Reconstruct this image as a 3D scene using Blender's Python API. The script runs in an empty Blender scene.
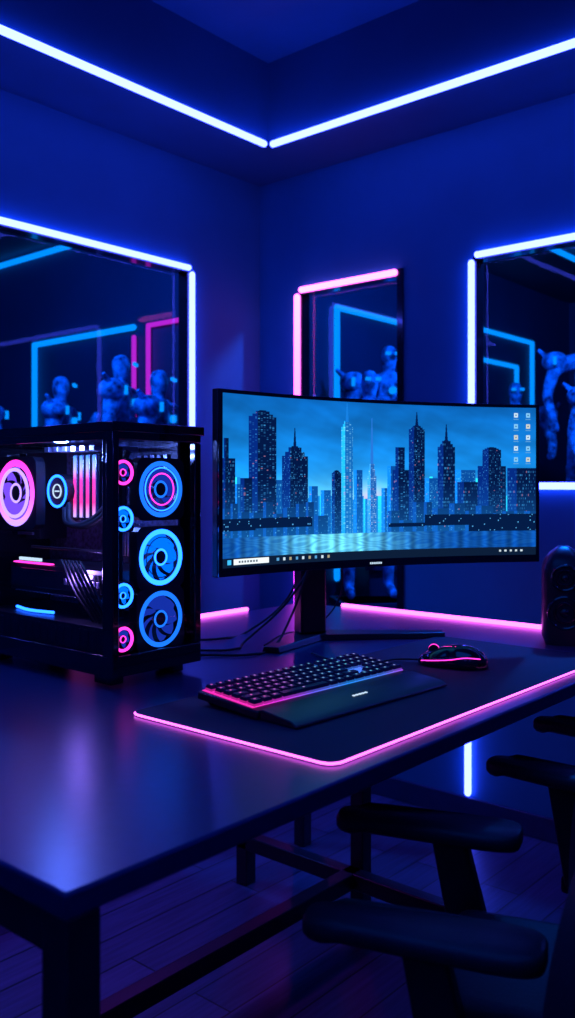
import bpy, bmesh, math, random
import numpy as np
from mathutils import Vector, Matrix
random.seed(7)
S=bpy.context.scene; COL=S.collection
S.view_settings.view_transform='Standard'
R=math.radians
I4=Matrix.Identity(4)

# ------------------------------------------------------------ materials
def mat(name,col,rough=.5,metal=0.,var=.15,scale=30.,coat=0.,bump=0.,spec=.5,tint=None):
    m=bpy.data.materials.new(name); m.use_nodes=True
    nt=m.node_tree; b=nt.nodes['Principled BSDF']
    tc=nt.nodes.new('ShaderNodeTexCoord'); n=nt.nodes.new('ShaderNodeTexNoise')
    n.inputs['Scale'].default_value=scale; n.inputs['Detail'].default_value=3
    nt.links.new(tc.outputs['Object'],n.inputs['Vector'])
    r=nt.nodes.new('ShaderNodeValToRGB')
    r.color_ramp.elements[0].position=.3; r.color_ramp.elements[1].position=.7
    r.color_ramp.elements[0].color=[c*(1-var) for c in col]+[1]
    r.color_ramp.elements[1].color=[min(1,c*(1+var)) for c in col]+[1]
    nt.links.new(n.outputs['Fac'],r.inputs['Fac']); nt.links.new(r.outputs['Color'],b.inputs['Base Color'])
    b.inputs['Roughness'].default_value=rough; b.inputs['Metallic'].default_value=metal
    b.inputs['Coat Weight'].default_value=coat; b.inputs['Specular IOR Level'].default_value=spec
    if tint: b.inputs['Specular Tint'].default_value=(*tint,1)
    if bump:
        bp=nt.nodes.new('ShaderNodeBump'); bp.inputs['Strength'].default_value=bump; bp.inputs['Distance'].default_value=.002
        nt.links.new(n.outputs['Fac'],bp.inputs['Height']); nt.links.new(bp.outputs['Normal'],b.inputs['Normal'])
    return m
def emat(name,col,s):
    m=bpy.data.materials.new(name); m.use_nodes=True; nt=m.node_tree; nt.nodes.clear()
    e=nt.nodes.new('ShaderNodeEmission'); o=nt.nodes.new('ShaderNodeOutputMaterial')
    e.inputs['Color'].default_value=(*col,1); e.inputs['Strength'].default_value=s
    nt.links.new(e.outputs[0],o.inputs['Surface']); return m
def rainbow(name,s,stops,x0=-.2,x1=.2,axis=0):
    m=emat(name,(0,0,0),s); nt=m.node_tree; e=[n for n in nt.nodes if n.type=='EMISSION'][0]
    tc=nt.nodes.new('ShaderNodeTexCoord'); sp=nt.nodes.new('ShaderNodeSeparateXYZ')
    mr=nt.nodes.new('ShaderNodeMapRange'); mr.inputs['From Min'].default_value=x0; mr.inputs['From Max'].default_value=x1
    rn=nt.nodes.new('ShaderNodeValToRGB'); r=rn.color_ramp
    nt.links.new(tc.outputs['Object'],sp.inputs[0]); nt.links.new(sp.outputs[axis],mr.inputs['Value'])
    nt.links.new(mr.outputs[0],rn.inputs['Fac']); nt.links.new(rn.outputs[0],e.inputs['Color'])
    r.elements[0].position=stops[0][0]; r.elements[0].color=(*stops[0][1],1); r.elements[1].position=stops[-1][0]; r.elements[1].color=(*stops[-1][1],1)
    for p,c in stops[1:-1]: q=r.elements.new(p); q.color=(*c,1)
    return m
def glassmat(name,tint=(.85,.88,.95),base=.04,top=.5):
    m=bpy.data.materials.new(name); m.use_nodes=True; nt=m.node_tree; nt.nodes.clear()
    t=nt.nodes.new('ShaderNodeBsdfTransparent'); t.inputs['Color'].default_value=(*tint,1)
    g=nt.nodes.new('ShaderNodeBsdfGlossy'); g.inputs['Roughness'].default_value=.02
    f=nt.nodes.new('ShaderNodeLayerWeight'); f.inputs['Blend'].default_value=.5
    p=nt.nodes.new('ShaderNodeMath'); p.operation='POWER'; p.inputs[1].default_value=4
    q=nt.nodes.new('ShaderNodeMath'); q.operation='MULTIPLY_ADD'; q.inputs[1].default_value=top; q.inputs[2].default_value=base
    nt.links.new(f.outputs['Facing'],p.inputs[0]); nt.links.new(p.outputs[0],q.inputs[0])
    x=nt.nodes.new('ShaderNodeMixShader'); o=nt.nodes.new('ShaderNodeOutputMaterial')
    nt.links.new(q.outputs[0],x.inputs[0]); nt.links.new(t.outputs[0],x.inputs[1]); nt.links.new(g.outputs[0],x.inputs[2])
    nt.links.new(x.outputs[0],o.inputs['Surface']); return m

M_wall=mat('wall_paint',(.008,.16,.27),.6,var=.06,scale=6,bump=.05,spec=.35)
M_ceil=mat('ceiling_paint',(.006,.11,.20),.65,var=.05,scale=5,spec=.3)
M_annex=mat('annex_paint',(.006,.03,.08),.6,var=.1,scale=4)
M_desk=mat('desk_laminate',(.005,.024,.085),.30,var=.1,scale=60,spec=.85,tint=(.35,.45,1))
M_steel=mat('powder_coated_steel',(.008,.012,.026),.4,metal=.3)
M_black=mat('black_plastic',(.010,.011,.018),.35)
M_blackm=mat('matte_black',(.009,.010,.016),.6)
M_gloss=mat('gloss_black',(.006,.007,.012),.12,coat=.5)
M_leather=mat('chair_leather',(.010,.016,.030),.5,scale=250,bump=.3)
M_mat=mat('mat_fabric',(.007,.014,.045),.75,scale=600,bump=.3)
M_trim=mat('trim_paint',(.008,.03,.08),.4)
M_key=mat('keycap_plastic',(.018,.018,.045),.4)
M_statue=mat('statue_enamel',(.006,.34,.85),.6,metal=0,var=.9,scale=30,bump=1,spec=.05)
M_pcb=mat('circuit_board',(.06,.07,.14),.4,scale=120,var=.8)
M_metal=mat('brushed_metal',(.4,.4,.55),.3,metal=.9)
M_glass=glassmat('clear_glass',tint=(.93,.95,1),base=.015,top=.25); M_wglass=glassmat('window_glass',(.85,.9,.98),.02,.10)
E_blue=emat('led_blue_white',(.050,.072,1.),16)
E_blueC=emat('led_ceiling',(.050,.072,1.),16)
E_cyan=emat('led_cyan',(.0,.22,.85),1.5)
E_pink=emat('led_pink',(.9,.10,.85),5)
E_pinkS=emat('led_pink_soft',(.55,.02,.7),1.0)
E_mat=emat('mat_edge_led',(.9,.11,.82),4)
E_fcy=emat('fan_cyan',(.010,.11,1.),7)
E_fbl=emat('fan_blade_blue',(.0,.14,1.),1.5)
E_fbd=emat('fan_blade_deep',(.01,.04,.5),.8)
E_fpk=emat('fan_pink',(1.,.035,.5),2.8)
E_fpw=emat('fan_violet_white',(.40,.25,1.),2.2)
E_wht=emat('display_white',(.6,.8,1.),1.1)

M_floor=bpy.data.materials.new('wood_floor'); M_floor.use_nodes=True
nt=M_floor.node_tree; b=nt.nodes['Principled BSDF']; tc=nt.nodes.new('ShaderNodeTexCoord')
br=nt.nodes.new('ShaderNodeTexBrick'); br.inputs['Color1'].default_value=(.035,.045,.10,1); br.inputs['Color2'].default_value=(.08,.09,.20,1)
br.inputs['Mortar'].default_value=(.006,.008,.015,1); br.inputs['Scale'].default_value=1; br.inputs['Brick Width'].default_value=.9
br.inputs['Row Height'].default_value=.11; br.inputs['Mortar Size'].default_value=.0025
nt.links.new(tc.outputs['Object'],br.inputs['Vector'])
mp=nt.nodes.new('ShaderNodeMapping'); mp.inputs['Scale'].default_value=(3,45,1); nt.links.new(tc.outputs['Object'],mp.inputs[0])
ns=nt.nodes.new('ShaderNodeTexNoise'); ns.inputs['Scale'].default_value=2; ns.inputs['Detail'].default_value=6; nt.links.new(mp.outputs[0],ns.inputs[0])
rp=nt.nodes.new('ShaderNodeValToRGB'); rp.color_ramp.elements[0].position=.3; rp.color_ramp.elements[0].color=(.4,.4,.4,1); rp.color_ramp.elements[1].position=.7; nt.links.new(ns.outputs['Fac'],rp.inputs[0])
mx=nt.nodes.new('ShaderNodeMixRGB'); mx.blend_type='MULTIPLY'; mx.inputs[0].default_value=.8
nt.links.new(br.outputs['Color'],mx.inputs[1]); nt.links.new(rp.outputs[0],mx.inputs[2]); nt.links.new(mx.outputs[0],b.inputs['Base Color'])
b.inputs['Roughness'].default_value=.35

# ------------------------------------------------------------ mesh helpers
def setm(faces,mi):
    for f in faces: f.material_index=mi
def bbox(bm,lo,hi,mi=0,M=I4):
    c=[(a+b)/2 for a,b in zip(lo,hi)]; s=[b-a for a,b in zip(lo,hi)]
    r=bmesh.ops.create_cube(bm,size=1,matrix=M@Matrix.Translation(c)@Matrix.Diagonal((*s,1)))
    setm({f for v in r['verts'] for f in v.link_faces},mi)
def quad(bm,pts,mi=0):
    f=bm.faces.new([bm.verts.new(p) for p in pts]); f.material_index=mi
def frustum(bm,c,sx,sy,tx,ty,h,mi=0,M=I4,shift=0):
    x,y,z=c
    v=[bm.verts.new(M@Vector(p)) for p in [(x-sx/2,y-sy/2,z),(x+sx/2,y-sy/2,z),(x+sx/2,y+sy/2,z),(x-sx/2,y+sy/2,z),
       (x-tx/2,y-ty/2+shift,z+h),(x+tx/2,y-ty/2+shift,z+h),(x+tx/2,y+ty/2+shift,z+h),(x-tx/2,y+ty/2+shift,z+h)]]
    for q in [(3,2,1,0),(4,5,6,7),(0,1,5,4),(1,2,6,5),(2,3,7,6),(3,0,4,7)]:
        f=bm.faces.new([v[i] for i in q]); f.material_index=mi
def cyl(bm,p0,p1,r0,r1=None,seg=24,mi=0,M=I4):
    r1=r0 if r1 is None else r1
    p0=Vector(p0);p1=Vector(p1); d=p1-p0
    q=d.to_track_quat('Z','Y').to_matrix().to_4x4()
    r=bmesh.ops.create_cone(bm,cap_ends=True,segments=seg,radius1=r0,radius2=r1,depth=d.length,matrix=M@Matrix.Translation((p0+p1)/2)@q)
    setm({f for v in r['verts'] for f in v.link_faces},mi)
def torus(bm,M,Rr,rx,rz,mi=0,n=48,k=8):
    rings=[]
    for i in range(n):
        a=2*math.pi*i/n; rings.append([bm.verts.new(M@Vector(((Rr+rx*math.cos(t))*math.cos(a),(Rr+rx*math.cos(t))*math.sin(a),rz*math.sin(t)))) for t in [2*math.pi*j/k for j in range(k)]])
    for i in range(n):
        A=rings[i];B=rings[(i+1)%n]
        for j in range(k):
            f=bm.faces.new([A[j],B[j],B[(j+1)%k],A[(j+1)%k]]); f.material_index=mi
def ball(bm,c,r,mi=0,M=I4,seg=16):
    x=bmesh.ops.create_uvsphere(bm,u_segments=seg,v_segments=seg//2+2,radius=1,matrix=M@Matrix.Translation(c)@Matrix.Diagonal((*([r]*3 if not hasattr(r,'__len__') else r),1)))
    setm({f for v in x['verts'] for f in v.link_faces},mi)
def finish(name,bm,mats,parent=None,bevel=0,seg=2,smooth=True,ang=35,recalc=True):
    if recalc: bmesh.ops.recalc_face_normals(bm,faces=bm.faces)
    me=bpy.data.meshes.new(name); bm.to_mesh(me); bm.free()
    for m in (mats if isinstance(mats,(list,tuple)) else [mats]): me.materials.append(m)
    if smooth:
        me.polygons.foreach_set('use_smooth',[True]*len(me.polygons)); me.set_sharp_from_angle(angle=R(ang))
    o=bpy.data.objects.new(name,me); COL.objects.link(o)
    if parent: o.parent=parent
    if bevel:
        b=o.modifiers.new('bevel','BEVEL'); b.width=bevel; b.segments=seg; b.limit_method='ANGLE'; b.angle_limit=R(40)
    return o
def empty(name,loc=(0,0,0),rz=0):
    e=bpy.data.objects.new(name,None); COL.objects.link(e); e.location=loc; e.rotation_euler=(0,0,rz); e.empty_display_size=.05
    return e
def tube(name,pts,r,m,parent=None,cyclic=False,smooth=True):
    cu=bpy.data.curves.new(name,'CURVE'); cu.dimensions='3D'; cu.bevel_depth=r; cu.bevel_resolution=3; cu.use_fill_caps=True; cu.resolution_u=10
    if smooth:
        sp=cu.splines.new('BEZIER'); sp.bezier_points.add(len(pts)-1)
        for p,q in zip(sp.bezier_points,pts): p.co=q; p.handle_left_type=p.handle_right_type='AUTO'
    else:
        sp=cu.splines.new('POLY'); sp.points.add(len(pts)-1)
        for p,q in zip(sp.points,pts): p.co=(*q,1)
    sp.use_cyclic_u=cyclic; cu.materials.append(m)
    o=bpy.data.objects.new(name,cu); COL.objects.link(o)
    if parent: o.parent=parent
    return o
def strip(name,segs,r,m,parent=None):
    bm=bmesh.new()
    for a,b_ in segs:
        cyl(bm,a,b_,r,seg=10); 
        for p in (a,b_): ball(bm,p,r,seg=8)
    return finish(name,bm,m,parent)
def quadbox(name,boxes,m,bevel=0):
    bm=bmesh.new()
    for lo,hi in boxes: bbox(bm,lo,hi)
    return finish(name,bm,m,bevel=bevel,smooth=False)

# ------------------------------------------------------------ room
XR,YL,H=2.656,2.432,2.33; B0=-1.65; T=.05; AX,AY=5.8,5.0; HT=2.62
quadbox('floor',[((B0-T,B0-T,-.06),(AX,AY,0))],M_floor)
LW=(.75,2.27,1.25,1.925)  # x0,x1,z0,z1
quadbox('wall_left',[((B0,YL,0),(LW[0],YL+T,HT)),((LW[1],YL,0),(XR+T,YL+T,HT)),((LW[0],YL,0),(LW[1],YL+T,LW[2])),((LW[0],YL,LW[3]),(LW[1],YL+T,HT))],M_wall)
W2=(1.752,2.225,.63,1.877); W3=(.25,1.465,1.117,1.885) # y0,y1,z0,z1
quadbox('wall_right',[((XR,B0,0),(XR+T,W3[0],HT)),((XR,W3[1],0),(XR+T,W2[0],HT)),((XR,W2[1],0),(XR+T,YL,HT)),
  ((XR,W3[0],0),(XR+T,W3[1],W3[2])),((XR,W3[0],W3[3]),(XR+T,W3[1],HT)),((XR,W2[0],0),(XR+T,W2[1],W2[2])),((XR,W2[0],W2[3]),(XR+T,W2[1],HT))],M_wall)
quadbox('wall_back',[((B0-T,B0-T,0),(B0,YL+T,HT))],M_wall)
quadbox('wall_front',[((B0,B0-T,0),(XR+T,B0,HT))],M_wall)
CX0,CX1,CY0,CY1=-1.34,2.348,-1.34,2.111
quadbox('ceiling',[((B0,CY1,H),(XR,YL,HT)),((B0,B0,H),(XR,CY0,HT)),((CX1,CY0,H),(XR,CY1,HT)),((B0,CY0,H),(CX0,CY1,HT)),((B0-T,B0-T,HT),(XR+T,YL+T,HT+.06))],M_ceil)
quadbox('baseboard_left',[((B0,YL-.014,0),(XR,YL,.075))],M_trim,.003)
quadbox('baseboard_right',[((XR-.014,B0,0),(XR,YL-.014,.075))],M_trim,.003)
z=H-.008; o=.011
strip('ceiling_led_strip',[((CX0+o,CY1-o,z),(CX1-o-.022,CY1-o,z)),((CX1-o,CY1-o-.022,z),(CX1-o,CY0+o,z)),((CX0+o,CY0+o,z),(CX1-o,CY0+o,z)),((CX0+o,CY0+o,z),(CX0+o,CY1-o,z))],.0115,E_blueC)
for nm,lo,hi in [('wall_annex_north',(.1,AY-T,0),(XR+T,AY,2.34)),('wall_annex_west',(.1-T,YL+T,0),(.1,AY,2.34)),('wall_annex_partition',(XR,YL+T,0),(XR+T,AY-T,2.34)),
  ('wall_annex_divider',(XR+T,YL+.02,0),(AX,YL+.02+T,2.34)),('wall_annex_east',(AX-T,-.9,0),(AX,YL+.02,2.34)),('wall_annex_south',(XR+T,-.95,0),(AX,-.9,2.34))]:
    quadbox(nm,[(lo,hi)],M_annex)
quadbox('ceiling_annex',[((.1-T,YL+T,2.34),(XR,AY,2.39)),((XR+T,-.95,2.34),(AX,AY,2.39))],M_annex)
def win(name,boxes,glass):
    e=empty(name)
    bm=bmesh.new()
    for lo,hi in boxes: bbox(bm,lo,hi)
    finish('frame',bm,M_gloss,e,smooth=False)
    bm=bmesh.new(); quad(bm,glass); finish('pane',bm,M_wglass,e,smooth=False,recalc=False); return e
f=.012
x0,x1,z0,z1=LW; w=win('window_1',[((x0,YL,z0),(x0+f,YL+T,z1)),((x1-f,YL,z0),(x1,YL+T,z1)),((x0,YL,z0),(x1,YL+T,z0+f)),((x0,YL,z1-f),(x1,YL+T,z1))],[(x0+f,YL+.035,z0+f),(x1-f,YL+.035,z0+f),(x1-f,YL+.035,z1-f),(x0+f,YL+.035,z1-f)])
strip('led_frame',[((x0,YL-.012,z1),(x1-.018,YL-.012,z1)),((x1,YL-.012,z1-.022),(x1,YL-.012,z0)),((x0,YL-.012,z0),(x1-.02,YL-.012,z0))],.0110,E_blue,w)
E_p2=rainbow('led_pink_gradient',6,[(0,(.55,.03,.9)),(.55,(.85,.07,.85)),(1,(1.,.13,.85))],.6,1.88,2)
for i,(W,m) in enumerate([(W2,E_p2),(W3,E_blue)]):
    y0,y1,z0,z1=W
    w=win('window_%d'%(i+2),[((XR-.008,y0-f,z0),(XR+T,y0+f,z1+f)),((XR,y1-f,z0),(XR+T,y1,z1)),((XR,y0,z0),(XR+T,y1,z0+f)),((XR,y0,z1-f),(XR+T,y1,z1))],[(XR+.035,y0+f,z0+f),(XR+.035,y0+f,z1-f),(XR+.035,y1-f,z1-f),(XR+.035,y1-f,z0+f)])
    X=XR-.012
    sg=[((X,y1,z1-.024),(X,y1,z0)),((X,y1-.022,z1),(X,y0+(.02 if i==0 else 0),z1))]
    if i==1: sg+= [((X,y1,z0),(X,y0,z0)),((X,y0,z0),(X,y0,z1))]
    strip('led_frame',sg,.0120 if i==0 else .0110,m,w)
strip('wall_led_strip',[((XR-.012,1.478,.09),(XR-.012,1.478,.50))],.0115,E_blue)
X=XR-.02
strip('annex_led_frame',[((X,3.204,1.847),(X,4.0,1.847)),((X,4.0,1.847),(X,4.0,.9)),((X,3.62,2.31),(X,4.7,2.31))],.015,E_cyan)
strip('annex_pink_led_frame',[((X,3.20,1.80),(X,3.20,.9)),((X,3.10,1.843),(X,3.10,.9)),((X,3.10,1.843),(X,2.80,1.843))],.011,E_pinkS)
Y=YL+.005
strip('annex_led_frame',[((3.175,Y,1.92),(3.66,Y,1.92)),((3.175,Y,1.92),(3.175,Y,.7)),((3.66,Y,1.92),(3.9,Y,1.92)),((4.2,Y,2.0),(5.16,Y,2.0)),((5.16,Y,2.0),(5.16,Y,1.0)),((4.3,Y,1.83),(4.95,Y,1.83)),((4.95,Y,1.83),(4.95,Y,1.2)),((4.11,1.9,2.31),(5.3,1.9,2.31))],.014,E_cyan)

def statue(x,y,top,rz,pose=0,hs=.95):
    k=hs/1.8; zb=top-hs
    P=[(0,0,.95,.13,.09),(0,0,1.15,.12,.09),(0,0,1.35,.19,.12),(0,0,1.5,.09,.08),(0,0,1.56,.055,.055),(0,-.01,1.70,.10,.11),(0,0,1.79,.06,.07),
       (.16,0,1.46,.11,.1),(.30,0,1.42,.10,.09),(.36,-.02,1.18,.06,.06),(.30,-.2,1.05 if pose==0 else 1.35,.05,.05),(.26,-.3,1.05 if pose==0 else 1.5,.05,.05),
       (-.16,0,1.46,.11,.1),(-.30,0,1.42,.10,.09),(-.37,.02,1.16,.06,.06),(-.33,-.08,.92,.05,.05),(-.32,-.1,.82,.05,.05),
       (.11,0,.86,.10,.1),(.15,-.02,.48,.07,.07),(.16,.03,.1,.055,.055),(.17,-.14,.04,.05,.035),
       (-.11,0,.86,.10,.1),(-.15,-.02,.48,.07,.07),(-.16,.03,.1,.055,.055),(-.17,-.14,.04,.05,.035)]
    E=[(0,1),(1,2),(2,3),(3,4),(4,5),(5,6),(3,7),(7,8),(8,9),(9,10),(10,11),(3,12),(12,13),(13,14),(14,15),(15,16),(0,17),(17,18),(18,19),(19,20),(0,21),(21,22),(22,23),(23,24)]
    me=bpy.data.meshes.new('body'); me.from_pydata([(p[0]*k,p[1]*k,p[2]*k+zb) for p in P],E,[])
    e=empty('robot_statue',(x,y,0),rz)
    ob=bpy.data.objects.new('body',me); COL.objects.link(ob); ob.parent=e; me.materials.append(M_statue)
    ob.modifiers.new('skin','SKIN')
    for v,p in zip(me.skin_vertices[0].data,P): v.radius=(p[3]*k*.85,p[4]*k*.85)
    me.skin_vertices[0].data[0].use_root=True
    ob.modifiers['skin'].use_smooth_shade=True
    s=ob.modifiers.new('sub','SUBSURF'); s.levels=1; s.render_levels=1
    bm=bmesh.new(); TZ=Matrix.Translation((0,0,zb))
    for sx in (1,-1):
        ball(bm,(.30*sx*k,0,1.47*k),(.12*k,.11*k,.09*k),0,TZ); bbox(bm,((.04*sx-.02)*k,-.135*k,1.69*k),((.04*sx+.02)*k,-.11*k,1.715*k),1,TZ)
        ball(bm,(.15*sx*k,-.05*k,.5*k),(.07*k,.06*k,.09*k),0,TZ)
        for j in range(3): bbox(bm,((.08*sx-.05)*k,-.135*k,(1.18+j*.07)*k),((.08*sx+.05)*k,-.10*k,(1.21+j*.07)*k),0,TZ)
        cyl(bm,(.36*sx*k,0,1.50*k),(.44*sx*k,.02,1.58*k),.03*k,.008,mi=0,M=TZ,seg=8)
        bbox(bm,((.33*sx-.012)*k,-.1*k,1.43*k),((.33*sx+.012)*k,-.125*k,1.50*k),1,TZ)
    cyl(bm,(0,-.10*k,1.40*k),(0,-.14*k,1.40*k),.03*k,mi=1,M=TZ)
    bbox(bm,(-.12,-.12,0),(.12,.12,zb),2); bbox(bm,(-.14,-.14,zb-.03),(.14,.14,zb),2)
    finish('armour',bm,[M_statue,E_cyan,M_annex],e)
for a in [(2.08,3.60,1.62,.6,0),(2.36,3.38,1.62,.8,1),(2.38,2.98,1.68,.7,1),(2.40,2.76,1.60,.6,0),(1.95,3.95,1.64,.5,1),(3.24,2.20,1.74,-.7,1),(2.98,2.12,1.60,-.7,0),(4.12,1.66,1.88,-.9,1),(3.85,1.42,1.68,-.9,0),(4.25,2.10,1.66,-.9,0)]:
    statue(*a)
def light(name,typ,loc,e,col,size=.3,rot=(0,0,0),sy=None):
    l=bpy.data.lights.new(name,typ); l.energy=e; l.color=col
    if typ=='AREA':
        l.size=size
        if sy: l.shape='RECTANGLE'; l.size_y=sy
    else: l.shadow_soft_size=size
    o=bpy.data.objects.new(name,l); COL.objects.link(o); o.location=loc; o.rotation_euler=rot; return o
light('statue_fill_light','POINT',(1.5,2.75,2.15),75,(.002,.15,1),.05)  # fill lights added behind the windows to brighten the statues
light('statue_fill_light','POINT',(3.0,1.2,2.15),90,(.002,.15,1),.05)

# ------------------------------------------------------------ desk
DX0,DX1,DY0,DY1,DZ=.476,2.15,.674,1.79,.75
D=empty('desk',(0,0,0))
bm=bmesh.new(); bbox(bm,(DX0,DY0,DZ-.026),(DX1,DY1,DZ)); finish('desk_top',bm,M_desk,D,bevel=.004,seg=3)
bm=bmesh.new(); s=.040
for x in (DX0+.003,DX1-.003-s):
    for y in (DY0+.003,DY1-.003-s): bbox(bm,(x,y,0),(x+s,y+s,DZ-.026))
    bbox(bm,(x+.004,DY0+s,DZ-.07),(x+s-.004,DY1-s,DZ-.026))
bbox(bm,(1.84,1.33,0),(1.88,1.37,DZ-.026))
bbox(bm,(1.80,.74,.10),(1.84,1.74,.14)); bbox(bm,(DX0+.01,1.33,.10),(1.84,1.37,.14)); bbox(bm,(DX0+.01,.7,.10),(DX0+.05,1.75,.14))
bbox(bm,(DX0+s,DY1-.05,DZ-.07),(DX1-s,DY1-.02,DZ-.026)); bbox(bm,(DX0+.05,DY0+.06,DZ-.06),(DX1-.05,DY0+.09,DZ-.026))
bbox(bm,(1.80,1.70,0),(1.84,1.74,DZ-.026))
finish('steel_frame',bm,M_steel,D,bevel=.003)
strip('rear_led_strip',[((1.25,DY1+.004,DZ+.004),(1.90,DY1+.004,DZ+.004)),((DX1+.004,1.63,DZ+.004),(DX1+.004,.72,DZ+.004))],.0065,E_pink,D)

# ------------------------------------------------------------ desk mat
DM=empty('desk_mat',(1.395,.918,DZ))
hx,hy,rc=.478,.207,.022
def rrect(hx,hy,rc,z,n=6):
    pts=[]
    for cx,cy,a0 in [(hx-rc,hy-rc,0),(-hx+rc,hy-rc,90),(-hx+rc,-hy+rc,180),(hx-rc,-hy+rc,270)]:
        for i in range(n+1):
            a=R(a0+90*i/n); pts.append((cx+rc*math.cos(a),cy+rc*math.sin(a),z))
    return pts
bm=bmesh.new(); A=[bm.verts.new(p) for p in rrect(hx,hy,rc,.0006)]; Bv=[bm.verts.new(p) for p in rrect(hx,hy,rc,.004)]
bm.faces.new(A[::-1]); bm.faces.new(Bv)
for i in range(len(A)): bm.faces.new([A[i],A[(i+1)%len(A)],Bv[(i+1)%len(A)],Bv[i]])
finish('fabric',bm,M_mat,DM)
tube('edge_led',rrect(hx,hy,rc,.0030)[10:],.0018,E_mat,DM,cyclic=False,smooth=False)

# ------------------------------------------------------------ monitor
zL,zR=1.68,2.03
mc=Vector((1.5505,1.0415,0)); yaw=math.atan2(-.309,.729)
MO=empty('curved_monitor',mc,yaw)
Rm=1.2; half=.395; am=math.asin(half/Rm)
def mp_(u,z,off=0):
    a=(2*u-1)*am; return ((Rm+off)*math.sin(a),(Rm+off)*math.cos(a)-Rm*math.cos(am),z)
Z0,Z1=.944,1.304
def slab(bm,u0,u1,z0,z1,o0,o1,n=40,mi=0):
    V=[[bm.verts.new(mp_(u0+(u1-u0)*i/n,z,o)) for z,o in ((z0,o0),(z1,o0),(z1,o1),(z0,o1))] for i in range(n+1)]
    for i in range(n):
        for j in range(4):
            f=bm.faces.new([V[i][j],V[i+1][j],V[i+1][(j+1)%4],V[i][(j+1)%4]]); f.material_index=mi
    bm.faces.new(V[0]).material_index=mi; bm.faces.new(V[-1][::-1]).material_index=mi
bm=bmesh.new(); slab(bm,0,1,Z0,Z1,0,.016); slab(bm,.12,.88,Z0+.04,Z1-.05,.016,.034); finish('housing',bm,M_black,MO,bevel=.002)
su0,su1,sz0,sz1=.013,.990,Z0+.017,Z1-.008
bm=bmesh.new(); slab(bm,0.001,.999,Z0+.001,sz0,-.003,0); slab(bm,.001,.999,sz1,Z1-.001,-.003,0); slab(bm,0.001,su0,sz0,sz1,-.003,0,2); slab(bm,su1,.999,sz0,sz1,-.003,0,2)
finish('bezel',bm,M_gloss,MO)
bm=bmesh.new()
for k in range(6): slab(bm,.478+k*.0065,.482+k*.0065,Z0+.006,Z0+.010,-.0034,-.003,1)
finish('bezel_badge',bm,E_wht,MO)
NX,NY=1000,400
uu=np.linspace(su0,su1,NX); zz=np.linspace(sz0,sz1,NY); vv=(zz-Z0)/(Z1-Z0)
UU,VV=np.meshgrid(uu,vv)
def u_of(px):
    s=(px-217)/322.; return s*zL/(s*zL+(1-s)*zR)
def v_of(px,py):
    u=u_of(px); Z=(1-u)*zL+u*zR+.05*(1-(2*u-1)**2); return (1.12+(485-py)*Z/887-Z0)/(Z1-Z0)
def mixc(a,b,t): return np.asarray(a)*(1-t)+np.asarray(b)*t
rs=np.random.RandomState(3)
WH=.205
t=np.clip((VV-WH)/(1-WH),0,1)[...,None]
img=np.where(t<.45,mixc((85,212,255),(20,134,220),t/.45),mixc((20,134,220),(8,88,165),(t-.45)/.55))
def glow(px,v,su,sv,c,k):
    global img
    g=np.exp(-((UU-u_of(px))/su)**2-((VV-v)/sv)**2)[...,None]*k; img=img*(1-g)+np.array(c)*g
glow(365,.30,.20,.20,(150,236,255),.75); glow(388,.37,.045,.10,(255,165,185),.8); glow(296,.40,.035,.08,(225,150,215),.5); glow(478,.38,.05,.10,(150,220,255),.5); glow(245,.30,.05,.08,(120,210,255),.4)
cl=np.zeros_like(UU)
for f1,f2,p1,a_ in [(6,18,0,1),(13,31,2,.6),(27,47,1,.35),(49,90,4,.2)]:
    cl+=a_*np.sin(UU*f1+p1+2.2*np.sin(VV*f2*.4+UU*f1*.7+p1*2))*np.sin(VV*f2+p1+1.5*np.sin(UU*f1*1.3))
img=img*(1+.08*cl[...,None])
hsh=lambda a,b: np.modf(np.abs(np.sin(a*12.9898+b*78.233)*43758.5453))[0]
def bld(x0,x1,yt,col,win=(60,165,225),p=.4,spire=0,taper=0,st=0,kb=1.):
    u0,u1=u_of(x0),u_of(x1); v1=v_of((x0+x1)/2,yt); uc=(u0+u1)/2; hw=(u1-u0)/2
    hwv=np.where(VV>v1-taper,hw*np.clip(np.round(((v1-VV)/max(taper,1e-6)*.7+.3)*4)/4,.2,1),hw)
    m=(np.abs(UU-uc)<=hwv)&(VV<=v1)&(VV>=WH-.01)
    cu,cv=(.0040,.0105) if st==0 else ((.0031,.021) if st==1 else (.009,.0085))
    cx=np.floor(UU/cu); cy=np.floor(VV/cv)
    wm=m&(np.modf(UU/cu)[0]<.6)&(np.modf(VV/cv)[0]<.5)&(hsh(cx,cy)<p)&(VV<v1-.014)
    sh=(1.0+.9*(UU-uc<-hw*.35))[...,None]
    fog=np.clip(.75-(VV-WH)*2.4,0,.75)[...,None]
    c=np.array(col)*sh; c=c*(1-fog*.6)+np.array((25,130,215))*fog*.6
    img[m]=c[m]; br_=(hsh(cx+3,cy+7)**2.5)[...,None]; k=np.clip((.24+.6*br_)*kb,0,1); cw=c*(1-k)+np.array(win)*k
    warm=(hsh(cx+11,cy+5)<.05)[...,None]; cw=np.where(warm,c*.4+np.array((235,150,170))*.6*kb,cw); img[wm]=cw[wm]
    if spire:
        v2=v_of((x0+x1)/2,spire); m=(np.abs(UU-uc)<np.clip(.0035*(v2-VV)/(v2-v1+1e-6)+.0012,0,.006))&(VV>=v1-.01)&(VV<=v2); img[m]=np.array(col)*1.2
far=(22,122,205); mid=(8,70,145); near=(2,20,62)
x=222
while x<540:
    w_=rs.uniform(6,13); hh=rs.uniform(476,503)
    if 325<x<405: hh=max(hh,496)
    bld(x,x+w_,hh,far,(130,225,255),.25,st=rs.randint(3),kb=.6); x+=w_*.95
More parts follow.
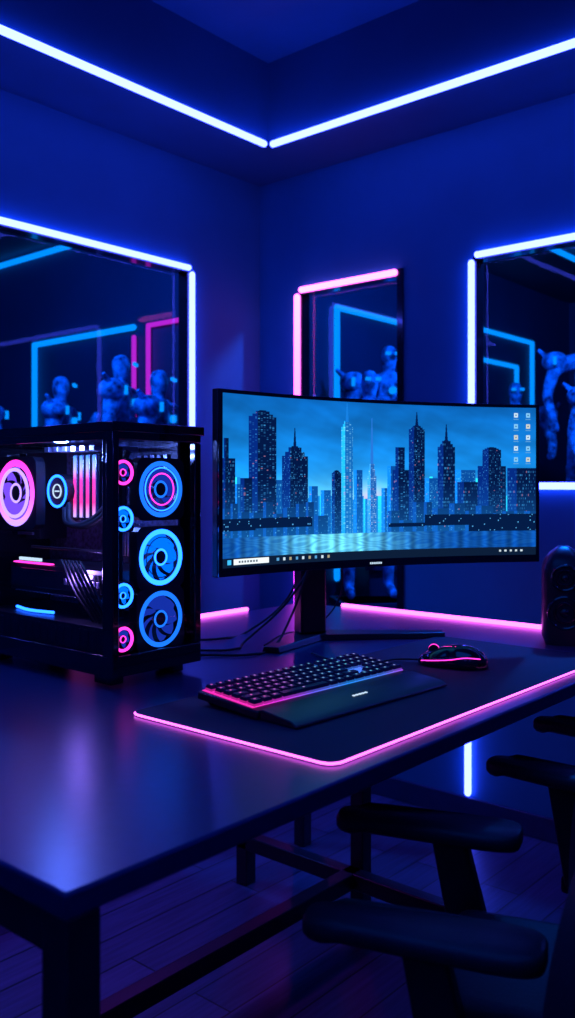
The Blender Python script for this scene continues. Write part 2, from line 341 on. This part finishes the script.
for i,b in enumerate([(335,346,490),(370,379,470),(398,408,488),(440,453,478),(276,292,480),(322,332,486),(467,486,470),(404,414,466),(236,248,484)]): bld(*b,mid,(90,200,250),.35,st=i%3)
bld(357,369,420,(16,96,170),(150,230,255),.6,spire=403,taper=.05,st=2)
bld(384,393,462,(30,90,165),(190,225,255),.6,spire=418,taper=.10)
for i,a in enumerate([(222,238,458,0,0),(254,286,410,0,.045),(292,321,446,428,.07),(409,425,470,0,0),(412,421,447,0,0),(425,440,425,412,.03),(452,468,440,424,.05),(488,512,466,0,0),(492,508,447,0,.02),(513,537,468,0,0),(244,258,478,0,0),(347,357,470,0,.02),(470,488,482,0,0)]):
    bld(a[0],a[1],a[2],near,(65,170,240),.38,spire=a[3],taper=a[4],st=(i+1)%3)
bld(224,230,438,near,(45,140,205),.3)
x=222
while x<540:
    w_=rs.uniform(7,16)
    if not 338<x<392: bld(x,x+w_,rs.uniform(501,515)+(6 if 325<x<420 else 0),(4,34,84),(90,195,250),.14)
    x+=w_
m=VV<WH; c=np.exp(-((UU-u_of(352))/.20)**2)
rip=.5+.5*np.sin(VV*240+5*np.sin(UU*22+VV*60)+3*np.sin(UU*57-VV*90))
wat=mixc((6,70,158),(110,222,255),np.clip(c*(.78+.22*rip)+.10*rip,0,1)[...,None])
cr=.5+.25*np.sin(UU*130)+.25*np.sin(UU*211+1); wat=wat*(.72+.4*cr[...,None])
img[m]=wat[m]
for (x0,x1,ya,yb) in [(222,326,518,528),(440,537,514,525),(222,262,526,531),(480,537,522,531),(405,440,523,527)]:
    u0,u1=u_of(x0),u_of(x1); va,vb=v_of((x0+x1)/2,ya),v_of((x0+x1)/2,yb)
    m=(UU>=u0)&(UU<=u1)&(VV<=va)&(VV>=vb); img[m]=(3,24,62)
    mm=m&(hsh(np.floor(UU/.006),np.floor(VV/.012))<.07)&(np.modf(UU/.006)[0]<.5)&(np.modf(VV/.012)[0]<.5); img[mm]=(80,165,225)
m=VV<.098; img[m]=(10,26,50)
def urect(u0,u1,v0,v1,c): img[(UU>=u0)&(UU<=u1)&(VV>=v0)&(VV<=v1)]=c
urect(.030,.042,.062,.088,(60,180,240)); urect(.05,.16,.060,.090,(225,235,240))
for k in range(7): urect(.065+k*.009,.071+k*.009,.069,.081,(90,100,110))
for k in range(9): urect(.185+k*.020,.192+k*.020,.067,.083,[(80,150,200),(190,210,225),(160,150,120)][k%3])
for k in range(5): urect(.88+k*.016,.886+k*.016,.070,.080,(190,205,215))
for r_ in range(5):
    for c_ in range(2):
        uu0=.925+c_*.036; v0=.915-r_*.070
        urect(uu0,uu0+.012,v0,v0+.028,[(185,210,225),(120,185,225),(190,195,185)][(r_+c_)%3]); urect(uu0+.004,uu0+.008,v0+.010,v0+.020,(50,90,130)); urect(uu0-.002,uu0+.014,v0-.012,v0-.008,(90,150,195))
img=np.clip(img/255.,0,1); lin=np.where(img<=.04045,img/12.92,((img+.055)/1.055)**2.4)
a=(2*UU-1)*am; rr=Rm-.0008
co=np.stack([rr*np.sin(a),rr*np.cos(a)-Rm*math.cos(am),np.broadcast_to(zz[:,None],UU.shape)],-1).reshape(-1,3)
idx=np.arange(NX*NY).reshape(NY,NX)
fc=np.stack([idx[:-1,:-1],idx[:-1,1:],idx[1:,1:],idx[1:,:-1]],-1).reshape(-1,4)
me=bpy.data.meshes.new('screen'); me.from_pydata(co.tolist(),[],fc.tolist())
ca=me.color_attributes.new('picture','FLOAT_COLOR','POINT')
ca.data.foreach_set('color',np.concatenate([lin.reshape(-1,3),np.ones((NX*NY,1))],1).astype(np.float32).ravel())
E_scr=emat('screen_display',(1,1,1),1.3); n_=E_scr.node_tree; at=n_.nodes.new('ShaderNodeVertexColor'); at.layer_name='picture'
n_.links.new(at.outputs['Color'],[q for q in n_.nodes if q.type=='EMISSION'][0].inputs['Color'])
me.materials.append(E_scr); so=bpy.data.objects.new('screen',me); COL.objects.link(so); so.parent=MO
Minv=(Matrix.Translation(mc)@Matrix.Rotation(yaw,4,'Z')).inverted()
pl=Minv@Vector((1.665,1.36,0))
bm=bmesh.new()
bbox(bm,(pl.x-.034,pl.y-.022,DZ+.012),(pl.x+.034,pl.y+.022,1.20))
bbox(bm,(pl.x-.03,.09,1.09),(pl.x+.03,pl.y,1.15)); bbox(bm,(pl.x-.06,.085,1.05),(pl.x+.06,.115,1.19))
finish('stand_column',bm,M_black,MO,bevel=.006,seg=3)
bm=bmesh.new()
for tgt,w0,w1 in [((1.885,1.12),.05,.022),((1.455,1.30),.05,.022)]:
    a_=Vector((1.665,1.36,0)); b_=Vector((*tgt,0)); d=(b_-a_).normalized(); n=Vector((-d.y,d.x,0)); a_=a_-d*.03
    vs=[]
    for zz_,k in ((DZ+.0008,1),(DZ+.014,.8)):
        vs.append([bm.verts.new(Minv@(p+Vector((0,0,zz_)))) for p in (a_-n*w0*k,a_+n*w0*k,b_+n*w1*k,b_-n*w1*k)])
    bm.faces.new(vs[0]);bm.faces.new(vs[1])
    for i in range(4): bm.faces.new([vs[0][i],vs[0][(i+1)%4],vs[1][(i+1)%4],vs[1][i]])
finish('stand_feet',bm,M_black,MO,bevel=.002)
def cable(name,pts,r=.0028): return tube(name,pts,r,M_blackm)
cable('monitor_cable',[(1.66,1.30,1.02),(1.60,1.36,.86),(1.50,1.42,.757),(1.42,1.38,.754),(1.35,1.44,.754),(1.26,1.50,.756),(1.24,1.56,.80)])
cable('power_cable',[(1.66,1.38,1.02),(1.70,1.45,.85),(1.62,1.52,.756),(1.50,1.50,.754),(1.40,1.56,.754),(1.28,1.55,.754)])
cable('display_cable',[(1.64,1.32,.98),(1.56,1.34,.80),(1.48,1.32,.755),(1.40,1.31,.754),(1.33,1.38,.754),(1.25,1.42,.756)])
cable('audio_cable',[(1.72,1.34,1.0),(1.79,1.36,.85),(1.76,1.42,.76),(1.66,1.43,.754),(1.5,1.36,.754)],.002)

# ------------------------------------------------------------ PC
PC=empty('gaming_pc',(1.003,1.278,DZ+.001))
W,L,Hh=.22,.48,.478
def fan(bm,M,Rf,ring,blade,fr=0,nb=9,hubring=None,sq=True,rw=.085):
    n=48
    if sq:
        q=[]
        for i in range(n):
            a=2*math.pi*(i+.5)/n; c,s_=math.cos(a),math.sin(a); k=Rf*1.10/max(abs(c),abs(s_)); k=min(k,Rf*1.42)
            q.append([bm.verts.new(M@Vector(p)) for p in ((k*c,k*s_,.004),(Rf*1.0*c,Rf*1.0*s_,.004),(Rf*1.0*c,Rf*1.0*s_,-.018),(k*c,k*s_,-.018))])
        for i in range(n):
            A,Bq=q[i],q[(i+1)%n]
            for j in range(4): bm.faces.new([A[j],Bq[j],Bq[(j+1)%4],A[(j+1)%4]]).material_index=fr
    torus(bm,M@Matrix.Translation((0,0,.004)),Rf*.91,Rf*rw,.003,ring)
    cyl(bm,(0,0,-.012),(0,0,.003),Rf*.30,seg=28,mi=fr,M=M)
    torus(bm,M@Matrix.Translation((0,0,.003)),Rf*.27,Rf*.04,.002,hubring if hubring is not None else ring,32,6)
    for i in range(nb):
        a0=2*math.pi*i/nb; wid=2*math.pi/nb*.80; pr=None
        for k in range(6):
            t=k/5; r=Rf*(.32+.50*t); aa=a0+t*.55
            p=[bm.verts.new(M@Vector((r*math.cos(aa+e),r*math.sin(aa+e),zz_))) for e,zz_ in ((0,.0),(wid*.5,-.003),(wid,-.009))]
            if pr:
                for j in range(2): bm.faces.new([pr[j],pr[j+1],p[j+1],p[j]]).material_index=blade
            pr=p
bm=bmesh.new()
bbox(bm,(0,0,.02),(W,L,.058)); bbox(bm,(0,0,.452),(W,L,Hh)); bbox(bm,(-.004,-.006,.466),(W+.004,L,.484))
bbox(bm,(0,0,.058),(.010,.030,.452)); bbox(bm,(W-.016,0,.058),(W,.016,.452)); bbox(bm,(0,L-.03,.058),(.014,L,.452))
bbox(bm,(W-.006,.016,.058),(W,L,.452)); bbox(bm,(.014,L-.008,.058),(W-.006,L,.452))
bbox(bm,(-.003,-.005,.02),(.012,.016,.470)); 
for x in (.02,W-.05):
    for y in (.03,L-.08): bbox(bm,(x,y,0),(x+.03,y+.05,.02))
finish('chassis',bm,M_gloss,PC,bevel=.002)
bm=bmesh.new()
bbox(bm,(.012,.04,.058),(W-.008,L-.01,.105)); bbox(bm,(W-.03,.035,.105),(W-.024,L-.01,.452),1)
bbox(bm,(W-.060,.315,.29),(W-.03,.345,.43),2); bbox(bm,(W-.060,.24,.405),(W-.03,.34,.43),2)
for k in range(7): bbox(bm,(W-.063,.316+.004*k,.292),(W-.060,.318+.004*k,.428),0)
for k in range(9): bbox(bm,(W-.04,.14+k*.009,.22),(W-.028,.144+k*.009,.29),2)
for k in range(3): bbox(bm,(W-.045,.12,.115+k*.012),(W-.028,.32,.121+k*.012),2)
bbox(bm,(.055,.10,.238),(.062,.34,.243),0)
bbox(bm,(.12,.405,.25),(W-.03,.46,.44),0)
for k in range(8): bbox(bm,(.10,.404,.26+k*.022),(.105,.462,.266+k*.022),2)
for k in range(5): bbox(bm,(W-.036,.06+k*.02,.40),(W-.028,.072+k*.02,.43),2)
for k in range(14): bbox(bm,(.011,.06+k*.026,.064),(.0122,.074+k*.026,.098),0)
rs2=random.Random(5)
for k in range(60):
    y=rs2.uniform(.05,.30); z=rs2.uniform(.22,.43); a_=rs2.uniform(.003,.009); bbox(bm,(W-.036,y,z),(W-.028,y+a_,z+a_*.8),rs2.choice([0,2,1]))
# side fan bracket, cable combs and heat-spreader fins
bbox(bm,(.04,.045,.12),(.06,.060,.44),0)
for k in range(6): bbox(bm,(.05,.12+k*.03,.436),(.16,.135+k*.03,.446),2)
finish('interior',bm,[M_black,M_pcb,M_metal],PC,bevel=.001)
bm=bmesh.new(); bbox(bm,(.045,.06,.150),(.185,.40,.205),0); bbox(bm,(.040,.07,.160),(.045,.39,.197),1)
for y in (.13,.23,.33):
    torus(bm,Matrix.Translation((.115,y,.149)),.04,.004,.003,1)
bbox(bm,(.0385,.25,.207),(.05,.38,.2095),2); 
for k in range(9): bbox(bm,(.0385,.09+k*.013,.172),(.0405,.098+k*.013,.184),3)
for k in range(24): bbox(bm,(.0405,.075+k*.013,.1485),(.1,.078+k*.013,.1495),3)
finish('graphics_card',bm,[M_black,M_gloss,E_fpk,M_metal],PC,bevel=.0008)
bm=bmesh.new()
for k in range(8): bbox(bm,(.04,.285+k*.010,.2125),(.045,.291+k*.010,.219),0)
finish('display_text',bm,E_wht,PC)
E_ram=rainbow('memory_light_bar',1.6,[(0,(.5,.4,1)),(.25,(1,.04,.35)),(.6,(.9,.05,.5)),(.78,(.45,.45,1)),(1,(.03,.3,1))],.30,.432,2)
bm=bmesh.new()
for k in range(4):
    y=.195+k*.0215; bbox(bm,(.118,y-.002,.298),(.185,y+.010,.434),0); bbox(bm,(.111,y-.001,.300),(.118,y+.009,.432),2)
    bbox(bm,(.107,y+.0015,.302),(.1115,y+.0065,.430),1)
finish('memory_modules',bm,[M_black,E_ram,M_metal],PC,bevel=.0008)
Rx=Matrix.Rotation(R(90),4,'X'); Ry=Matrix.Rotation(R(-90),4,'Y')
bm=bmesh.new()
for zf,rg,bl in [(.361,4,3),(.231,1,2),(.113,4,3)]:
    fan(bm,Matrix.Translation((.126,.016,zf))@Rx,.054,rg,bl)
torus(bm,Matrix.Translation((.126,.010,.361))@Rx,.030,.0013,.001,5); torus(bm,Matrix.Translation((.126,.010,.361))@Rx,.041,.0012,.001,1)
torus(bm,Matrix.Translation((.126,.010,.231))@Rx,.0385,.0010,.001,0)
for zf,rg,bl in [(.392,5,3),(.307,1,2),(.166,1,2),(.086,5,3)]:
    fan(bm,Matrix.Translation((.033,.014,zf))@Rx,.0225,rg,bl,nb=7,rw=.12)
finish('front_fans',bm,[M_black,E_fcy,E_fbl,E_fbd,emat('fan_deep_ring',(.01,.16,1.),1.5),E_fpk],PC)
E_ringg=rainbow('fan_ring_gradient',2.6,[(0,(.35,.20,1)),(.4,(.8,.08,.9)),(1,(1,.03,.55))],.29,.42,2)
bm=bmesh.new(); fan(bm,Matrix.Translation((.052,.388,.352))@Ry,.070,1,2,hubring=3,rw=.10)
torus(bm,Matrix.Translation((.045,.388,.352))@Ry,.050,.004,.003,3)
finish('rear_fan',bm,[M_black,E_ringg,emat('fan_violet_blade',(.22,.08,1),1.1),E_fpw],PC)
bm=bmesh.new(); cyl(bm,(.185,.297,.356),(.09,.297,.356),.036,seg=36,mi=0); torus(bm,Matrix.Translation((.089,.297,.356))@Ry,.032,.0028,.002,1); torus(bm,Matrix.Translation((.089,.297,.356))@Ry,.014,.0014,.002,2)
bbox(bm,(.0885,.289,.3545),(.0895,.305,.3575),2)
finish('cpu_cooler_pump',bm,[M_black,E_fcy,E_wht],PC)
for i,(ya,za) in enumerate([(.27,.33),(.285,.325)]):
    tube('coolant_hose_%d'%i,[(.10,ya,za),(.080,ya-.04,.29),(.085,ya-.15,.32),(.10,.08,.42+i*.015)],.007,M_blackm,PC)
for i in range(6):
    tube('power_lead_%d'%i,[(.05,.22-i*.012,.205),(.026,.19-i*.012,.220),(.022,.15-i*.014,.17),(.05,.12-i*.010,.105)],.0028,M_blackm,PC)
tube('cyan_reflection_tube',[(.06,.40,.1095),(.045,.33,.1095),(.055,.26,.1095)],.003,E_fcy,PC)  # cyan reflection low in the case, built as a glowing tube
bm=bmesh.new(); quad(bm,[(.002,.030,.058),(.002,L-.03,.058),(.002,L-.03,.452),(.002,.030,.452)]); quad(bm,[(.012,.002,.058),(W-.016,.002,.058),(W-.016,.002,.452),(.012,.002,.452)]); finish('tempered_glass',bm,M_glass,PC,smooth=False,recalc=False)
light('pc_interior_fill','POINT',(1.035,1.48,1.195),3.2,(.12,.22,1),.015)  # unseen fill added so the case interior reads brighter
light('pc_interior_fill','POINT',(1.035,1.42,.945),1.0,(.35,.2,1),.015)  # second added fill, low in the case

# ------------------------------------------------------------ keyboard
KB=empty('gaming_keyboard',(1.218,.950,DZ+.0045),R(-3))
TL=Matrix.Rotation(R(4),4,'X')
bm=bmesh.new(); bbox(bm,(-.205,-.028,.002),(.205,.115,.016),M=TL)
for x in (-.19,.17): bbox(bm,(x,.085,0),(x+.02,.105,.010))
finish('body',bm,M_black,KB,bevel=.003)
bm=bmesh.new()
prof=[(-.108,0),(-.108,.004),(-.095,.010),(-.030,.017),(-.030,0)]
v0=[bm.verts.new((-.200,y,z)) for y,z in prof]; v1=[bm.verts.new((.200,y,z)) for y,z in prof]
bm.faces.new(v0);bm.faces.new(v1[::-1])
for i in range(5): bm.faces.new([v0[i],v0[(i+1)%5],v1[(i+1)%5],v1[i]])
finish('palm_rest',bm,M_black,KB,bevel=.002)
bm=bmesh.new()
for k in range(5): bbox(bm,(-.02+k*.008,-.070,.0128),(-.0155+k*.008,-.066,.0142))
finish('palm_rest_badge',bm,E_wht,KB)
cols=[(0,(1,.03,.5)),(.18,(.7,.04,.85)),(.36,(.15,.12,1)),(.6,(.02,.28,1)),(.85,(.08,.2,1)),(1,(.4,.08,1))]
G_k=rainbow('key_underglow',1.1,cols)
G_s=rainbow('keycap_glow_skirt',.45,cols)  # emission put into the skirts so backlight glow shows between keys
G_l=rainbow('key_legend_glow',.8,[(0,(1,.15,.7)),(.25,(.75,.25,1)),(.45,(.3,.5,1)),(.8,(.15,.7,1)),(1,(.5,.4,1))])
bm=bmesh.new(); bbox(bm,(-.198,-.0100,.0155),(.198,.111,.0168),M=TL); finish('underglow_plate',bm,G_k,KB,smooth=False)
bm=bmesh.new(); p=.0192
rows=[[1]*13+[.3,1,1,1,.3,1,1,1],[1]*13+[1.3,1,1,1,.0,1,1,1],[1.4]+[1]*12+[1,1,1,1,.0,1,1,1],[1.7]+[1]*11+[1.9,-2.6,1,1,1],[2.2]+[1]*10+[2.0,-1,1,1,1,1],[1.2,1.2,1.2,6.2,1.2,1.2,1.2,1.4,1,1,1,1.5,1.5]]
for r_,row in enumerate(rows):
    y=.100-r_*p*1.02-(.004 if r_>0 else 0); tot=sum(abs(q) for q in row); sc=.392/(tot*p) ; x=-.196
    for q in row:
        w_=abs(q)*p*sc
        if q>=.9:
            frustum(bm,(x+w_/2,y,.0178),w_-.0030,p-.0030,w_-.0044,p-.0046,.0034,2,TL,.0002)
            frustum(bm,(x+w_/2,y+.0002,.0212),w_-.0042,p-.0044,w_-.0072,p-.0080,.0053,0,TL,.0004)
            frustum(bm,(x+w_/2,y+.0018,.02652),.0036,.0036,.0034,.0034,.0002,1,TL)
        x+=w_
finish('keycaps',bm,[M_key,G_l,G_s],KB,smooth=False)

# ------------------------------------------------------------ mouse
MS=empty('gaming_mouse',(1.575,.915,DZ+.0045),R(16))
bm=bmesh.new(); bmesh.ops.create_uvsphere(bm,u_segments=40,v_segments=24,radius=1)
for v in bm.verts:
    x,y,z=v.co; wz=.036*(1-.12*math.exp(-((y)/.35)**2))
    hz=.041*(1-.25*y) if z>0 else .004
    v.co=(x*wz*(1+.1*(y<0)),y*.072,max(0,z)**.85*hz+.002 if z>0 else z*.002+.002)
finish('shell',bm,M_gloss,MS,ang=60)
bm=bmesh.new(); cyl(bm,(-.005,.038,.030),(.005,.038,.030),.011,mi=0); torus(bm,Matrix.Translation((0,.038,.030))@Matrix.Rotation(R(90),4,'Y'),.011,.0012,.0012,1)
finish('scroll_wheel',bm,[M_blackm,E_fpk],MS)
for sx in (1,-1):
    tube('side_glow',[(sx*.019,.060,.010),(sx*.031,.033,.014),(sx*.0335,0,.018),(sx*.032,-.033,.024),(sx*.019,-.060,.022)],.0010,E_fpk,MS)
    tube('button_seam',[(sx*.004,.063,.016),(sx*.006,.02,.0375),(sx*.012,-.01,.0415)],.0007,E_fpk if sx<0 else M_blackm,MS)
cable('mouse_cable',[(1.556,.985,.762),(1.545,1.03,.758),(1.50,1.05,.757),(1.46,1.12,.757),(1.50,1.22,.754)],.002)

# ------------------------------------------------------------ speaker
SP=empty('desktop_speaker',(2.005,.868,DZ+.001),R(-49.3-14))
bm=bmesh.new(); n=32; rings=[]
for k in range(15):
    t=k/14; z_=.225*t; w_=.050*(1-max(0,(t-.72)/.28)**2.6*.75)*(1-max(0,(.08-t)/.08)**2*.12); d_=.055*(1-max(0,(t-.72)/.28)**2.6*.7)
    rings.append([bm.verts.new((math.copysign(abs(math.cos(a))**.6,math.cos(a))*w_,math.copysign(abs(math.sin(a))**.6,math.sin(a))*d_+.01*t,z_)) for a in [2*math.pi*i/n for i in range(n)]])
for k in range(14):
    for i in range(n): bm.faces.new([rings[k][i],rings[k][(i+1)%n],rings[k+1][(i+1)%n],rings[k+1][i]])
bm.faces.new(rings[0][::-1]); bm.faces.new(rings[-1]); finish('cabinet',bm,M_black,SP,ang=60)
bm=bmesh.new()
for zc,rr_ in ((.075,.036),(.155,.028)):
    Mx=Matrix.Translation((0,-.050,zc))@Rx
    torus(bm,Mx,rr_,.004,.005,0); cyl(bm,(0,0,-.012),(0,0,.001),rr_*.9,rr_*.9,32,1,Mx); torus(bm,Mx@Matrix.Translation((0,0,.002)),rr_*.62,.004,.003,0); ball(bm,(0,0,0),(rr_*.33,rr_*.33,.008),0,Mx)
finish('drivers',bm,[M_gloss,M_blackm],SP)

# ------------------------------------------------------------ chairs
def chair(x,y,rz):
    e=empty('office_chair',(x,y,0),rz); ax=.162
    bm=bmesh.new(); bbox(bm,(-.138,-.30,.44),(.138,.035,.515)); o=finish('seat',bm,M_leather,e,bevel=.032,seg=5,ang=80)
    bm=bmesh.new(); n,m=20,16; g=[]
    for j in range(m+1):
        t=j/m; w_=.285*(max(0,1-abs(2*t-1)**2.4))**.5+.02
        g.append([bm.verts.new((w_*s_,-.31+.185*abs(s_)**2.4-.06*t*t,.44+.40*t)) for s_ in [2*i/n-1 for i in range(n+1)]])
    for j in range(m):
        for i in range(n): bm.faces.new([g[j][i],g[j][i+1],g[j+1][i+1],g[j+1][i]])
    o=finish('backrest',bm,M_leather,e,ang=80); s=o.modifiers.new('solid','SOLIDIFY'); s.thickness=.045; s.offset=0
    b=o.modifiers.new('bevel','BEVEL'); b.width=.02; b.segments=4; b.limit_method='ANGLE'; b.angle_limit=R(50)
    for sx in (1,-1):
        dy=.036 if sx>0 else -.024
        bm=bmesh.new(); ring=[]
        for z_,k in ((.594,.80),(.601,1.0),(.613,1.0),(.619,.86)):
            row=[]
            for i in range(28):
                a=2*math.pi*i/28; ca_,sa=math.cos(a),math.sin(a)
                px=.041*math.copysign(abs(ca_)**.55,ca_)*k; py=.14*math.copysign(abs(sa)**.4,sa)*(k*.12+.88)
                px*=1-.12*(py/.14)
                row.append(bm.verts.new((sx*ax+px,.045+py+dy,z_-.006*(py>.1))))
            ring.append(row)
        for j in range(3):
            for i in range(28): bm.faces.new([ring[j][i],ring[j][(i+1)%28],ring[j+1][(i+1)%28],ring[j+1][i]])
        bm.faces.new(ring[0][::-1]); bm.faces.new(ring[-1]); finish('armrest_pad',bm,M_leather,e,ang=60)
        bm=bmesh.new(); frustum(bm,(sx*ax,-.010+dy*.5,.42),.036,.062,.030,.052,.178,0,I4,.04)
        lo=min(sx*.06,sx*(ax+.01)); hi=max(sx*.06,sx*(ax+.01)); bbox(bm,(lo,-.05,.405),(hi,.02,.435))
        finish('armrest_post',bm,M_black,e,bevel=.006,seg=3)
    bm=bmesh.new(); bbox(bm,(-.10,-.24,.410),(.10,-.02,.44)); cyl(bm,(0,-.13,.22),(0,-.13,.41),.018); cyl(bm,(0,-.13,.09),(0,-.13,.24),.027)
    bbox(bm,(-.03,-.36,.41),(.03,-.22,.425)); bbox(bm,(-.03,-.365,.41),(.03,-.345,.60))
    cyl(bm,(0,-.13,.06),(0,-.13,.10),.036)
    for k in range(5):
        a=2*math.pi*k/5+.3
        Mk=Matrix.Translation((0,-.13,.0))@Matrix.Rotation(a,4,'Z')
        bbox(bm,(.02,-.016,.062),(.22,.016,.085),M=Mk)
        cyl(bm,(.21,-.016,.027),(.21,.016,.027),.027,mi=0,M=Mk,seg=18); cyl(bm,(.21,0,.03),(.21,0,.075),.008,M=Mk)
    finish('star_base',bm,M_black,e,bevel=.002)
    return e
chair(1.027,.581,R(20)); chair(1.662,.632,R(0))

# ------------------------------------------------------------ lights
light('desk_sheen_fill','AREA',(.3,.6,2.55),11,(.005,.13,1),1.6,(0,0,0),1.6)  # unseen blue fill added overhead to give the desk its sheen
light('under_desk_fill','AREA',(1.2,1.72,.70),1.8,(.5,.05,.9),.8,(0,0,0),.05)  # unseen pink fill added to tint the floor under the desk
w=bpy.data.worlds.new('World'); S.world=w; w.use_nodes=True; w.node_tree.nodes['Background'].inputs[0].default_value=(.001,.003,.02,1); w.node_tree.nodes['Background'].inputs[1].default_value=1

# ------------------------------------------------------------ camera
cd=bpy.data.cameras.new('camera'); co_=bpy.data.objects.new('camera',cd); COL.objects.link(co_)
co_.location=(0,0,1.12); co_.rotation_euler=(R(90),0,R(-49.3)); cd.sensor_width=36; cd.lens=887/1018*36; cd.shift_y=-24/1018; cd.clip_start=.02
cd.dof.use_dof=True; cd.dof.focus_distance=1.7; cd.dof.aperture_fstop=4.5
S.camera=co_
